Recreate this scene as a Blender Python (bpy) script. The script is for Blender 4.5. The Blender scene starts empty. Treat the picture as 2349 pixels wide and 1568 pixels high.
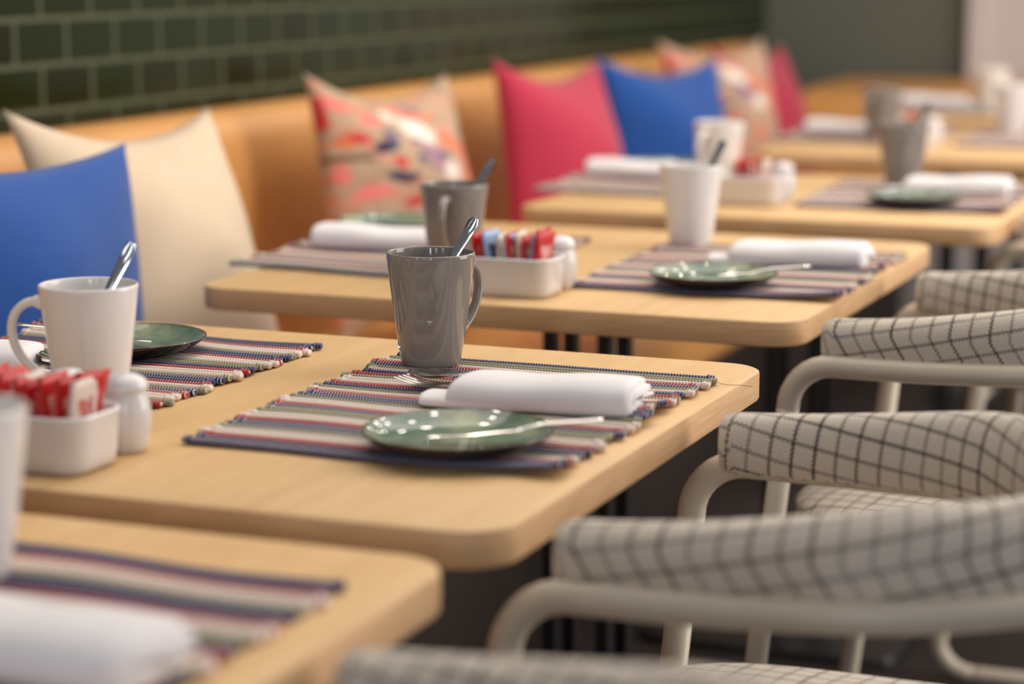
import bpy, bmesh, math, random
from math import sin, cos, pi, radians, sqrt, atan2, exp
from mathutils import Vector, Matrix
random.seed(7)
C = bpy.context.scene.collection
SC = bpy.context.scene

def S(r, g, b):
    def f(c):
        c /= 255.0
        return c / 12.92 if c <= 0.04045 else ((c + 0.055) / 1.055) ** 2.4
    return (f(r), f(g), f(b), 1.0)

# ------------------------------------------------------------------ camera
cam_d = bpy.data.cameras.new('camera')
cam = bpy.data.objects.new('camera', cam_d); C.objects.link(cam)
cam_d.sensor_width = 36.0
cam_d.lens = 5109.3 / 2349 * 36.0
YAW, PITCH = radians(-21.939), radians(-9.811)
cam.location = (1.1666, -1.3791, 0.3937)
cam.rotation_euler = (pi / 2 + PITCH, 0, -YAW)
cam_d.clip_start = 0.02
cam_d.dof.use_dof = True
cam_d.dof.focus_distance = 2.13
cam_d.dof.aperture_fstop = 2.75
SC.camera = cam
SC.view_settings.view_transform = 'Standard'
SC.view_settings.look = 'None'
SC.view_settings.gamma = 1.0
SC.view_settings.exposure = 0.0
SC.view_settings.use_curve_mapping = False
SC.cycles.caustics_reflective = False
SC.cycles.caustics_refractive = False

# ------------------------------------------------------------------ light
world = bpy.data.worlds.new('world'); SC.world = world
world.use_nodes = True
world.node_tree.nodes['Background'].inputs[0].default_value = (0.86, 0.90, 1.0, 1)
world.node_tree.nodes['Background'].inputs[1].default_value = 0.20

def area(name, loc, tgt, sx, sy, power, col):
    d = bpy.data.lights.new(name, 'AREA'); d.shape = 'RECTANGLE'; d.size = sx; d.size_y = sy
    d.energy = power; d.color = col
    o = bpy.data.objects.new(name, d); C.objects.link(o); o.location = loc
    o.rotation_euler = (Vector(tgt) - Vector(loc)).to_track_quat('-Z', 'Y').to_euler()
    return o
area('ceiling_glow', (0.65, 2.6, 2.05), (0.45, 2.3, 0), 2.4, 7.5, 116, (1.0, 0.90, 0.79))
area('fill_right', (3.3, 2.3, 0.95), (0.2, 1.2, 0.0), 1.8, 4.2, 126, (1.0, 0.93, 0.88))  # added warm fill, brightens the right-hand faces of the tables
for wx in (-0.6, 1.0, 2.5):                       # added cool fill behind the viewer, split upright for mug highlights
    area('fill_strip', (wx, -4.2, 0.75), (wx * 0.5 + 0.3, 0.5, 0), 0.45, 2.2, 12 if wx < 2 else 34, (0.84, 0.89, 1.0))
def lamp(loc, power):
    d = bpy.data.lights.new('downlight', 'POINT'); d.energy = power; d.color = (1.0, 0.90, 0.80)
    d.shadow_soft_size = 0.03
    o = bpy.data.objects.new('downlight', d); C.objects.link(o); o.location = loc
for lx in (-0.45, 0.35, 1.2):
    for k in range(8):
        lamp((lx + 0.12 * (k % 2), 0.2 + 0.8 * k, 1.78), 3.6)

# ------------------------------------------------------------------ node helpers
class NT:
    def __init__(self, name):
        self.m = bpy.data.materials.new(name); self.m.use_nodes = True
        self.t = self.m.node_tree; self.b = self.t.nodes['Principled BSDF']
    def n(self, typ, **kw):
        x = self.t.nodes.new(typ)
        for k, v in kw.items(): setattr(x, k, v)
        return x
    def set(self, sock, v):
        if isinstance(v, bpy.types.NodeSocket): self.t.links.new(v, sock)
        elif isinstance(v, (tuple, list)) and sock.type == 'VECTOR': sock.default_value = v[:3]
        else: sock.default_value = v
    def math(self, op, a, b=0.0, c=None):
        x = self.n('ShaderNodeMath', operation=op)
        self.set(x.inputs[0], a); self.set(x.inputs[1], b)
        if c is not None: self.set(x.inputs[2], c)
        return x.outputs[0]
    def mix(self, f, a, b):
        x = self.n('ShaderNodeMix', data_type='RGBA')
        self.set(x.inputs[0], f); self.set(x.inputs[6], a); self.set(x.inputs[7], b)
        return x.outputs[2]
    def coord(self, which='Object'):
        return self.n('ShaderNodeTexCoord').outputs[which]
    def mapping(self, v, scale=(1, 1, 1), loc=(0, 0, 0), rot=(0, 0, 0)):
        x = self.n('ShaderNodeMapping'); self.set(x.inputs[0], v)
        x.inputs['Scale'].default_value = scale; x.inputs['Location'].default_value = loc
        x.inputs['Rotation'].default_value = rot
        return x.outputs[0]
    def noise(self, v, scale, detail=4, rough=0.55, out=0, dist=0.0):
        x = self.n('ShaderNodeTexNoise'); self.set(x.inputs['Vector'], v)
        x.inputs['Scale'].default_value = scale; x.inputs['Detail'].default_value = detail
        x.inputs['Roughness'].default_value = rough; x.inputs['Distortion'].default_value = dist
        return x.outputs[out]
    def ramp(self, f, stops):
        x = self.n('ShaderNodeValToRGB'); self.set(x.inputs[0], f)
        e = x.color_ramp.elements
        while len(e) < len(stops): e.new(0.5)
        for el, (p, c) in zip(e, stops): el.position = p; el.color = c
        return x.outputs[0]
    def bump(self, h, strength=0.3, dist=0.001):
        x = self.n('ShaderNodeBump'); self.set(x.inputs['Height'], h)
        x.inputs['Strength'].default_value = strength; x.inputs['Distance'].default_value = dist
        self.t.links.new(x.outputs[0], self.b.inputs['Normal'])
    def sep(self, v):
        x = self.n('ShaderNodeSeparateXYZ'); self.set(x.inputs[0], v); return x.outputs
    def base(self, v): self.set(self.b.inputs['Base Color'], v)
    def fin(self, rough=0.5, metal=0.0, spec=0.5, coat=0.0, sheen=0.0):
        self.set(self.b.inputs['Roughness'], rough); self.b.inputs['Metallic'].default_value = metal
        self.b.inputs['Specular IOR Level'].default_value = spec
        self.b.inputs['Coat Weight'].default_value = coat; self.b.inputs['Coat Roughness'].default_value = 0.04
        self.b.inputs['Sheen Weight'].default_value = sheen
        return self.m

def mottled(name, c1, c2, scale=8, rough=0.5, metal=0.0, coat=0.0, sheen=0.0, bump=0.0, bscale=300, spec=0.5):
    t = NT(name); co = t.coord()
    t.base(t.mix(t.noise(co, scale), c1, c2))
    if bump: t.bump(t.noise(co, bscale, 2), bump)
    return t.fin(rough, metal, spec, coat, sheen)

def wood_top():
    t = NT('pale_birch_top'); co = t.coord()
    warp = t.noise(t.mapping(co, (3, 1.2, 3)), 2.0, 2)
    v = t.n('ShaderNodeVectorMath', operation='ADD')
    t.set(v.inputs[0], t.mapping(co, (1, 0.09, 1)))
    cx = t.n('ShaderNodeCombineXYZ'); t.set(cx.inputs[0], t.math('MULTIPLY', warp, 0.05)); t.set(v.inputs[1], cx.outputs[0])
    g1 = t.noise(v.outputs[0], 42, 5, 0.6)
    g2 = t.noise(t.mapping(co, (1, 0.03, 1)), 260, 3, 0.6)
    c = t.ramp(g1, [(0.30, S(211, 171, 119)), (0.50, S(221, 183, 131)), (0.72, S(227, 191, 141))])
    c = t.mix(t.math('MULTIPLY', g2, 0.35), c, S(204, 163, 111))
    t.base(c); t.bump(g2, 0.05, 0.0003)
    return t.fin(0.5, spec=0.3)
def wood_edge():
    t = NT('pale_birch_edge'); co = t.coord()
    g = t.noise(t.mapping(co, (0.05, 0.05, 1)), 330, 4, 0.6)
    g2 = t.noise(t.mapping(co, (1, 1, 0.15)), 22, 3)
    c = t.ramp(g, [(0.3, S(200, 158, 113)), (0.55, S(222, 180, 132)), (0.75, S(230, 190, 143))])
    t.base(t.mix(t.math('MULTIPLY', g2, 0.3), c, S(204, 162, 116)))
    return t.fin(0.45, spec=0.4)
def ceramic(name, c1, c2, rough=0.07):
    t = NT(name); co = t.coord()
    t.base(t.mix(t.noise(co, 25, 3), c1, c2)); t.bump(t.noise(co, 34, 2), 0.22, 0.0016)
    return t.fin(rough, spec=0.55)
def glaze():
    t = NT('green_reactive_glaze'); co = t.coord()
    s = t.sep(co)
    r = t.math('SQRT', t.math('ADD', t.math('MULTIPLY', s[0], s[0]), t.math('MULTIPLY', s[1], s[1])))
    oi = t.n('ShaderNodeObjectInfo').outputs['Random']
    v = t.n('ShaderNodeVectorMath', operation='ADD'); t.set(v.inputs[0], co)
    cc = t.n('ShaderNodeCombineXYZ'); t.set(cc.inputs[2], oi); t.set(v.inputs[1], cc.outputs[0])
    nz = t.noise(v.outputs[0], 16, 4, 0.6)
    c = t.ramp(nz, [(0.32, S(70, 98, 92)), (0.5, S(112, 130, 112)), (0.68, S(164, 170, 134))])
    nr = t.math('ADD', r, t.math('MULTIPLY', t.math('SUBTRACT', t.noise(co, 60, 2), 0.5), 0.006))
    rim = t.n('ShaderNodeMapRange'); t.set(rim.inputs[0], nr); rim.inputs[1].default_value = 0.0735; rim.inputs[2].default_value = 0.077
    c = t.mix(rim.outputs[0], c, S(70, 52, 34))
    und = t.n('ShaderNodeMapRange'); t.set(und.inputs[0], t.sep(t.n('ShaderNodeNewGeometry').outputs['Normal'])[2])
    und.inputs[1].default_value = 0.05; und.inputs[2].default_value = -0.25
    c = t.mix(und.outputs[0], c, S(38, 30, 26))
    t.base(c); return t.fin(0.045, spec=0.6)
def yarn(name, c, cw=S(226, 214, 196)):
    t = NT(name); uv = t.sep(t.coord('UV'))
    ph = t.math('ADD', uv[0], t.math('MULTIPLY', uv[1], 0.35))
    fr = t.math('FRACT', ph)
    w = t.math('LESS_THAN', fr, 0.15)
    nz = t.noise(t.coord(), 900, 2)
    col = t.mix(t.math('MULTIPLY', nz, 0.55), c, tuple(x * 0.55 for x in c[:3]) + (1,))
    t.base(t.mix(w, col, cw)); t.bump(nz, 0.5, 0.0008)
    return t.fin(0.9, spec=0.15, sheen=0.25)
def plaid():
    t = NT('checked_wool'); uv = t.sep(t.coord('UV'))
    P = 0.0208
    def zig(c, amp=0.0011, per=0.0043):
        f = t.math('FRACT', t.math('DIVIDE', c, per))
        return t.math('MULTIPLY', t.math('SUBTRACT', t.math('ABSOLUTE', t.math('SUBTRACT', f, 0.5)), 0.25), amp * 4)
    wv = t.noise(t.coord('UV'), 900, 2)
    col = t.mix(t.noise(t.mapping(t.coord('UV'), (1, 1, 1)), 420, 3), S(232, 220, 203), S(188, 175, 159))
    for a, b, sd in ((uv[0], uv[1], 3.1), (uv[1], uv[0], 8.7)):
        w = t.math('DIVIDE', t.math('ADD', a, zig(b)), P)
        idx = t.math('FLOOR', w); fr = t.math('FRACT', w)
        wn = t.n('ShaderNodeTexWhiteNoise', noise_dimensions='1D'); t.set(wn.inputs['W'], t.math('ADD', idx, sd))
        lc = t.ramp(wn.outputs[0], [(0.0, S(34, 28, 34)), (0.45, S(40, 34, 42)), (0.6, S(84, 70, 58)), (0.8, S(88, 86, 104)), (1.0, S(60, 58, 70))])
        st = t.math('ADD', t.math('MULTIPLY', wn.outputs[0], -0.45), 1.0)
        ln = t.math('MULTIPLY', t.math('LESS_THAN', fr, 0.135), st)
        col = t.mix(ln, col, lc)
    t.base(col); t.bump(wv, 0.55, 0.0012)
    return t.fin(0.92, spec=0.12, sheen=0.3)
def tile():
    t = NT('green_glazed_tile'); co = t.coord(); s = t.sep(co)
    W, Hh = 0.1445, 0.0725
    v = t.math('DIVIDE', t.math('SUBTRACT', s[2], 0.297 - Hh * 20), Hh)
    row = t.math('FLOOR', v); fv = t.math('FRACT', v)
    par = t.math('FLOORED_MODULO', row, 2.0)
    u = t.math('ADD', t.math('DIVIDE', t.math('SUBTRACT', s[1], 1.564), W), t.math('MULTIPLY', t.math('SUBTRACT', 1.0, par), 0.5))
    fu = t.math('FRACT', u); col = t.math('FLOOR', u)
    du = t.math('MULTIPLY', t.math('MINIMUM', fu, t.math('SUBTRACT', 1.0, fu)), W)
    dv = t.math('MULTIPLY', t.math('MINIMUM', fv, t.math('SUBTRACT', 1.0, fv)), Hh)
    d = t.math('MINIMUM', du, dv)
    g = t.math('LESS_THAN', d, 0.0042)
    wn = t.n('ShaderNodeTexWhiteNoise', noise_dimensions='2D'); cb = t.n('ShaderNodeCombineXYZ')
    t.set(cb.inputs[0], row); t.set(cb.inputs[1], col); t.set(wn.inputs['Vector'], cb.outputs[0])
    tc = t.ramp(wn.outputs[0], [(0.0, S(14, 28, 4)), (0.5, S(20, 38, 9)), (1.0, S(16, 42, 20))])
    tc = t.mix(t.math('MULTIPLY', t.noise(co, 14), 0.6), tc, S(34, 34, 8))
    t.base(t.mix(g, tc, S(78, 84, 62)))
    h = t.math('MINIMUM', d, 0.008)
    t.bump(t.math('ADD', t.math('MULTIPLY', h, 60), t.math('MULTIPLY', t.noise(co, 18, 2), 0.5)), 0.35, 0.004)
    rg = t.math('ADD', t.math('MULTIPLY', g, 0.5), 0.16)
    return t.fin(rg, spec=0.28)
def painted():
    # cream cotton with brushed strokes, placed as on the photographed cushion
    t = NT('brush_stroke_print'); uv = t.coord('UV')
    nz = t.n('ShaderNodeTexNoise'); t.set(nz.inputs['Vector'], uv); nz.inputs['Scale'].default_value = 9; nz.inputs['Detail'].default_value = 4
    sc = t.n('ShaderNodeVectorMath', operation='SCALE'); t.set(sc.inputs[0], nz.outputs['Color']); sc.inputs['Scale'].default_value = 0.045
    ad = t.n('ShaderNodeVectorMath', operation='ADD'); t.set(ad.inputs[0], uv); t.set(ad.inputs[1], sc.outputs[0])
    v = ad.outputs[0]
    col = t.mix(t.noise(t.mapping(uv, (3, 12, 1)), 3, 3), S(206, 180, 152), S(158, 130, 102))
    mr = t.n('ShaderNodeMapRange'); t.set(mr.inputs[0], t.noise(t.mapping(uv, (5, 15, 1), rot=(0, 0, 0.25)), 1.5, 3, 0.5, dist=0.6)); mr.inputs[1].default_value = 0.54; mr.inputs[2].default_value = 0.63
    col = t.mix(t.math('MULTIPLY', mr.outputs[0], 0.75), col, S(222, 124, 98))
    mr = t.n('ShaderNodeMapRange'); t.set(mr.inputs[0], t.noise(t.mapping(uv, (6, 18, 1), loc=(3, 7, 0), rot=(0, 0, -0.2)), 1.5, 3, 0.5, dist=0.6)); mr.inputs[1].default_value = 0.56; mr.inputs[2].default_value = 0.66
    col = t.mix(t.math('MULTIPLY', mr.outputs[0], 0.7), col, S(126, 104, 92))
    navy, coral, pink, red, org = S(34, 34, 70), S(226, 122, 98), S(232, 128, 120), S(196, 62, 62), S(214, 120, 78)
    vio, sla, wht, brn = S(160, 110, 146), S(106, 100, 122), S(234, 224, 212), S(128, 96, 72)
    L = [(800, 740, 120, 62, -15, navy), (930, 1065, 132, 58, 0, navy), (390, 360, 130, 70, 10, pink), (260, 480, 60, 170, 0, red), (730, 470, 140, 50, -5, pink),
         (520, 690, 140, 60, -15, red), (430, 750, 80, 60, 0, org), (920, 890, 55, 75, 0, red), (1230, 520, 150, 190, 30, wht), (980, 360, 90, 70, 0, wht),
         (1200, 300, 240, 62, 15, coral), (1310, 250, 75, 45, 20, sla), (1490, 650, 85, 130, 0, coral), (1610, 800, 95, 110, 20, org),
         (1480, 1030, 90, 120, 0, wht), (1680, 1010, 90, 180, -35, coral), (1290, 870, 48, 230, -22, vio), (1150, 650, 60, 45, 0, sla), (1150, 860, 66, 48, 0, sla),
         (1400, 840, 85, 60, 0, sla), (1670, 640, 75, 55, 0, sla), (640, 1220, 160, 66, -10, pink), (1080, 1330, 165, 60, -12, red), (400, 1050, 75, 100, 0, pink),
         (470, 890, 210, 34, -8, brn), (1160, 1190, 66, 48, 0, sla), (1240, 1420, 66, 48, 0, sla), (430, 1480, 160, 66, 0, coral), (900, 620, 70, 90, 0, sla),
         (760, 1700, 170, 70, -12, coral), (1250, 1800, 150, 70, 10, pink), (560, 1950, 120, 60, 0, navy), (1500, 1600, 90, 150, -20, coral), (1000, 2100, 180, 80, 0, org),
         (1560, 2200, 120, 70, 0, navy), (420, 2300, 160, 90, 0, pink)]
    for (x, y, w, h, a, c) in L:
        le = 190 + (y - 100) * 0.10; ri = 1580 + (y - 100) * 0.19
        f_ = (x - le) / (ri - le); K4 = 0.97; w = w * (1.25 if f_ < 0.5 else 1.0); u0 = ((1 + K4) - sqrt((1 + K4) ** 2 - 4 * K4 * f_)) / (2 * K4); v0 = 1 - (y - 100) / 2550
        sx = (ri - le) / w * max(0.45, 1 + K4 * (1 - 2 * u0)); sy = 2550 / h
        m = t.n('ShaderNodeMapping', vector_type='TEXTURE'); t.set(m.inputs[0], v)
        m.inputs['Location'].default_value = (u0 + 0.022, v0 + 0.022, 0)
        m.inputs['Rotation'].default_value = (0, 0, radians(-a))
        m.inputs['Scale'].default_value = (1 / sx, 1 / sy, 1)
        ln = t.n('ShaderNodeVectorMath', operation='LENGTH')
        fl = t.n('ShaderNodeVectorMath', operation='MULTIPLY'); t.set(fl.inputs[0], m.outputs[0]); fl.inputs[1].default_value = (1, 1, 0)
        t.set(ln.inputs[0], fl.outputs[0])
        mr = t.n('ShaderNodeMapRange'); t.set(mr.inputs[0], ln.outputs['Value']); mr.inputs[1].default_value = 1.15; mr.inputs[2].default_value = 0.75
        col = t.mix(mr.outputs[0], col, c)
    t.base(col); t.bump(t.noise(uv, 320, 2), 0.2, 0.0008)
    return t.fin(0.85, spec=0.15, sheen=0.2)
def sachet_mat(name, main, patch):
    t = NT(name); s = t.sep(t.coord('Generated'))
    band = t.math('LESS_THAN', t.math('ABSOLUTE', t.math('SUBTRACT', s[2], 0.56)), 0.20)
    inn = t.math('LESS_THAN', t.math('ABSOLUTE', t.math('SUBTRACT', s[0], 0.5)), 0.27)
    nz = t.math('GREATER_THAN', t.noise(t.coord(), 130, 2), 0.45)
    f = t.math('MULTIPLY', t.math('MULTIPLY', band, inn), nz)
    t.base(t.mix(f, main, patch)); t.bump(t.noise(t.coord(), 160, 2), 0.3, 0.001)
    return t.fin(0.38, spec=0.4)
def carpet():
    t = NT('dark_carpet'); co = t.coord()
    a = t.noise(co, 240, 3); b = t.noise(co, 3.0, 3); c = t.noise(t.mapping(co, (1, 3, 1)), 30, 3)
    t.base(t.mix(t.math('ADD', t.math('MULTIPLY', a, 0.6), t.math('MULTIPLY', c, 0.4)), S(36, 31, 29), S(78, 70, 66)))
    t.bump(a, 0.7, 0.004); return t.fin(0.95, spec=0.1)

M = {}
M['top'] = wood_top(); M['edge'] = wood_edge()
M['black'] = mottled('black_powder_steel', S(20, 20, 22), S(28, 28, 31), 30, 0.45)
M['grey'] = ceramic('grey_glazed_stoneware', S(140, 132, 125), S(131, 124, 117))
M['white_mug'] = ceramic('off_white_stoneware', S(234, 230, 226), S(227, 222, 217), 0.16)
M['porc'] = ceramic('white_porcelain', S(226, 224, 224), S(220, 218, 218), 0.14)
M['glaze'] = glaze()
M['steel'] = mottled('polished_steel', S(200, 198, 194), S(188, 186, 182), 40, 0.12, metal=1.0)
M['linen'] = mottled('white_cotton_napkin', S(240, 236, 236), S(232, 228, 228), 30, 0.85, sheen=0.2, bump=0.15, bscale=700, spec=0.2)
M['navy'] = yarn('navy_rag_yarn', S(28, 38, 98)); M['red'] = yarn('red_rag_yarn', S(172, 40, 42))
M['cream'] = yarn('cream_rag_yarn', S(232, 212, 198), S(240, 226, 212)); M['olive'] = yarn('olive_rag_yarn', S(134, 132, 98))
M['plaid'] = plaid()
M['tube'] = mottled('stone_powder_steel', S(206, 194, 174), S(200, 187, 167), 40, 0.38)
M['leather'] = mottled('tan_orange_leather', S(206, 150, 86), S(196, 138, 74), 12, 0.42, bump=0.12, bscale=420)
M['plinth'] = mottled('dark_plinth', S(40, 32, 26), S(52, 42, 34), 12, 0.6)
M['tile'] = tile()
M['cblue'] = mottled('blue_linen', S(37, 84, 158), S(30, 73, 146), 30, 0.85, sheen=0.2, bump=0.25, bscale=520, spec=0.15)
M['cpink'] = mottled('raspberry_linen', S(186, 54, 78), S(172, 46, 70), 30, 0.85, sheen=0.2, bump=0.2, bscale=520, spec=0.15)
M['ccream'] = mottled('cream_linen', S(216, 196, 170), S(206, 184, 156), 20, 0.88, sheen=0.2, bump=0.25, bscale=520, spec=0.15)
M['print'] = painted()
M['s_red'] = sachet_mat('red_sachet_paper', S(198, 38, 36), S(226, 170, 160))
M['s_blue'] = sachet_mat('blue_sachet_paper', S(150, 176, 214), S(44, 44, 84))
M['s_white'] = sachet_mat('pale_sachet_paper', S(222, 206, 192), S(196, 110, 100))
M['carpet'] = carpet()
M['farwall'] = mottled('grey_green_paint', S(106, 108, 96), S(100, 102, 90), 2, 0.7)
M['farwhite'] = mottled('pale_grey_paint', S(214, 206, 204), S(206, 198, 196), 2, 0.6)

# ------------------------------------------------------------------ mesh helpers
def link(name, verts, faces, mats, parent=None, midx=None, uvs=None, smooth=True, loc=None, rot=None):
    me = bpy.data.meshes.new(name); me.from_pydata([tuple(v) for v in verts], [], faces); 
    if not isinstance(mats, (list, tuple)): mats = [mats]
    for m in mats: me.materials.append(m)
    if midx: me.polygons.foreach_set('material_index', midx)
    me.polygons.foreach_set('use_smooth', [smooth] * len(faces))
    if uvs:
        ul = me.uv_layers.new(name='UVMap')
        flat = []
        for l in me.loops: flat.extend(uvs[l.vertex_index])
        ul.data.foreach_set('uv', flat)
    me.update()
    o = bpy.data.objects.new(name, me); C.objects.link(o)
    if parent: o.parent = parent
    if loc: o.location = loc
    if rot: o.rotation_euler = rot
    return o
def tag(o, label, cat, group=None):
    o['label'] = label; o['category'] = cat
    if group: o['group'] = group
    return o
def thing(name, label, cat, loc=(0, 0, 0), rz=0.0, group=None):
    o = bpy.data.objects.new(name, None); C.objects.link(o); o.empty_display_size = 0.05
    o.location = loc; o.rotation_euler = (0, 0, rz)
    return tag(o, label, cat, group)
def struct(o): o['kind'] = 'structure'; return o
def dup(root, label, loc=None, rot=None, group=None):
    r = root.copy(); C.objects.link(r)
    if loc is not None: r.location = loc
    if rot is not None: r.rotation_euler = rot
    r['label'] = label
    if group: r['group'] = group
    for ch in root.children:
        c = ch.copy(); C.objects.link(c); c.parent = r
        for g in ch.children:
            d = g.copy(); C.objects.link(d); d.parent = c
    return r
def sharp(o, ang=35):
    me = o.data; bm = bmesh.new(); bm.from_mesh(me)
    for e in bm.edges:
        if len(e.link_faces) == 2 and e.calc_face_angle(0) > radians(ang): e.smooth = False
    bm.to_mesh(me); bm.free()
def lathe(prof, seg=64):
    V, F = [], []; n = len(prof)
    for i in range(seg):
        a = 2 * pi * i / seg
        for r, z in prof: V.append((r * cos(a), r * sin(a), z))
    for i in range(seg):
        j = (i + 1) % seg
        for k in range(n - 1):
            F.append((i * n + k, j * n + k, j * n + k + 1, i * n + k + 1))
    return V, F
def catmull(P, n):
    P = [Vector(p) for p in P]; out = []
    for i in range(len(P) - 1):
        p0 = P[i - 1] if i else P[0] * 2 - P[1]; p1, p2 = P[i], P[i + 1]
        p3 = P[i + 2] if i + 2 < len(P) else P[-1] * 2 - P[-2]
        for k in range(n):
            t = k / n
            out.append(0.5 * ((2 * p1) + (p2 - p0) * t + (2 * p0 - 5 * p1 + 4 * p2 - p3) * t * t + (3 * p1 - p0 - 3 * p2 + p3) * t ** 3))
    out.append(P[-1]); return out
def tube(path, rad, seg=16, cap=True, closed=False):
    """round tube; rad may be a number or function of 0..1 giving (ra, rb)"""
    V, F = [], []; n = len(path); up = None
    for i, p in enumerate(path):
        a = path[max(i - 1, 0)]; b = path[min(i + 1, n - 1)]
        if closed: a = path[(i - 1) % n]; b = path[(i + 1) % n]
        t = (b - a).normalized()
        if up is None:
            up = Vector((0, 0, 1)) if abs(t.z) < 0.9 else Vector((0, 1, 0))
        up = (up - t * up.dot(t)).normalized(); s = t.cross(up)
        ra, rb = (rad, rad) if not callable(rad) else rad(i / (n - 1))
        for k in range(seg):
            an = 2 * pi * k / seg
            V.append(p + s * (ra * cos(an)) + up * (rb * sin(an)))
    for i in range(n if closed else n - 1):
        j = (i + 1) % n
        for k in range(seg):
            l = (k + 1) % seg
            F.append((i * seg + k, i * seg + l, j * seg + l, j * seg + k))
    if cap and not closed:
        F.append(tuple(range(seg))[::-1]); F.append(tuple((n - 1) * seg + k for k in range(seg)))
    return V, F
def rrect(w, h, r, n=8):
    pts = []
    for cx, cy, a0 in ((w / 2 - r, h / 2 - r, 0), (-w / 2 + r, h / 2 - r, 90), (-w / 2 + r, -h / 2 + r, 180), (w / 2 - r, -h / 2 + r, 270)):
        for k in range(n + 1):
            a = radians(a0 + 90 * k / n); pts.append((cx + r * cos(a), cy + r * sin(a)))
    return pts
def stack(rings, cap_a=True, cap_b=True):
    n = len(rings[0]); V = [p for r in rings for p in r]; F = []
    for i in range(len(rings) - 1):
        for k in range(n):
            l = (k + 1) % n; F.append((i * n + k, i * n + l, (i + 1) * n + l, (i + 1) * n + k))
    if cap_a: F.append(tuple(range(n))[::-1])
    if cap_b: F.append(tuple((len(rings) - 1) * n + k for k in range(n)))
    return V, F
def merge(*parts):
    V, F = [], []
    for v, f in parts:
        o = len(V); V.extend(v); F.extend(tuple(i + o for i in q) for q in f)
    return V, F
def box(x0, x1, y0, y1, z0, z1):
    V = [(x0, y0, z0), (x1, y0, z0), (x1, y1, z0), (x0, y1, z0), (x0, y0, z1), (x1, y0, z1), (x1, y1, z1), (x0, y1, z1)]
    F = [(3, 2, 1, 0), (4, 5, 6, 7), (0, 1, 5, 4), (1, 2, 6, 5), (2, 3, 7, 6), (3, 0, 4, 7)]
    return V, F
def bevel(o, w, seg=3):
    m = o.modifiers.new('bevel', 'BEVEL'); m.width = w; m.segments = seg; m.limit_method = 'ANGLE'; m.angle_limit = radians(40)
FL = -0.74

# ------------------------------------------------------------------ room
V, F = box(-0.95, 6.0, -4.9, 6.1, FL - 0.1, FL); struct(link('floor', V, F, M['carpet'], smooth=False))
V, F = box(-0.95, -0.85, -4.9, 6.0, FL, 2.2); struct(link('wall_left', V, F, M['tile'], smooth=False))
V, F = box(-0.85, -0.17, 5.9, 6.0, FL, 2.2); struct(link('wall_far', V, F, M['farwall'], smooth=False))
V, F = box(-0.17, 2.6, 5.86, 6.0, FL, 2.2); struct(link('wall_far_pale', V, F, M['farwhite'], smooth=False))
V, F = box(-0.17, -0.11, 5.83, 5.86, FL, 2.2); t_ = struct(link('trim_1', V, F, M['farwhite'], smooth=False)); bevel(t_, 0.006)

V, F = merge(*[box(x0, x1, -4.9, -4.8, FL, 2.2) for x0, x1 in ((-0.95, -0.55), (0.1, 0.75), (1.3, 2.1), (2.6, 3.6), (4.3, 6.0))])  # unseen wall, its panels and gaps shaped to vary reflections in the mugs
struct(link('wall_back', V, F, M['plinth'], smooth=False))

# ------------------------------------------------------------------ banquette
def extrude_y(prof, y0, y1, n=2):
    rings = []
    for k in range(n): 
        y = y0 + (y1 - y0) * k / (n - 1); rings.append([(x, y, z) for x, z in prof])
    return stack(rings)
def roundpoly(pts, r, n=6):
    out = []; m = len(pts)
    for i in range(m):
        p = Vector(pts[i]); a = (Vector(pts[i - 1]) - p); b = (Vector(pts[(i + 1) % m]) - p)
        rr = min(r[i] if isinstance(r, (list, tuple)) else r, a.length * .49, b.length * .49)
        pa, pb = p + a.normalized() * rr, p + b.normalized() * rr
        for k in range(n + 1):
            t = k / n; out.append(tuple(pa * (1 - t) ** 2 + p * 2 * t * (1 - t) + pb * t * t))
    return out
bq = thing('banquette', 'long tan leather banquette running along the green tiled wall', 'bench', (-0.5, 2.0, FL))
def bq_part(name, prof, y0, y1, mat):
    V, F = extrude_y([(x + 0.5, z - FL) for x, z in prof], y0 - 2.0, y1 - 2.0, 30)
    o = link(name, V, F, mat, bq); sharp(o, 60); return o
bq_part('backrest', roundpoly([(-0.84, -0.60), (-0.66, -0.60), (-0.640, 0.04), (-0.660, 0.139), (-0.76, 0.139), (-0.84, 0.10)], [.01, .02, .08, .075, .06, .03], 8), -2.5, 5.15, M['leather'])
bq_part('seat_cushion', roundpoly([(-0.68, -0.42), (-0.11, -0.42), (-0.11, -0.285), (-0.68, -0.285)], [.01, .03, .045, .01], 8), -2.5, 5.1, M['leather'])
bq_part('plinth', roundpoly([(-0.82, FL), (-0.20, FL), (-0.20, -0.42), (-0.82, -0.42)], .004, 2), -2.5, 5.1, M['plinth'])
# return bench against the far wall
rb = thing('banquette', 'low tan bench section turning the corner below the far grey wall', 'bench', (-0.1, 5.4, FL))
def rb_part(name, prof, x0, x1, mat):
    rings = []
    for k in range(12):
        x = x0 + (x1 - x0) * k / 11; rings.append([(x + 0.1, y - 5.4, z - FL) for y, z in prof][::-1])
    V, F = stack(rings); o = link(name, V, F, mat, rb); sharp(o, 60)
rb_part('backrest', roundpoly([(5.10, -0.3), (5.13, -0.06), (5.22, 0.0), (5.82, 0.008), (5.82, -0.3)], [.02, .05, .06, .02, .01], 6), -0.54, 0.5, M['leather'])
rb_part('plinth', roundpoly([(5.12, FL), (5.12, -0.3), (5.82, -0.3), (5.82, FL)], .004, 2), -0.54, 0.5, M['farwhite'])

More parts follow.
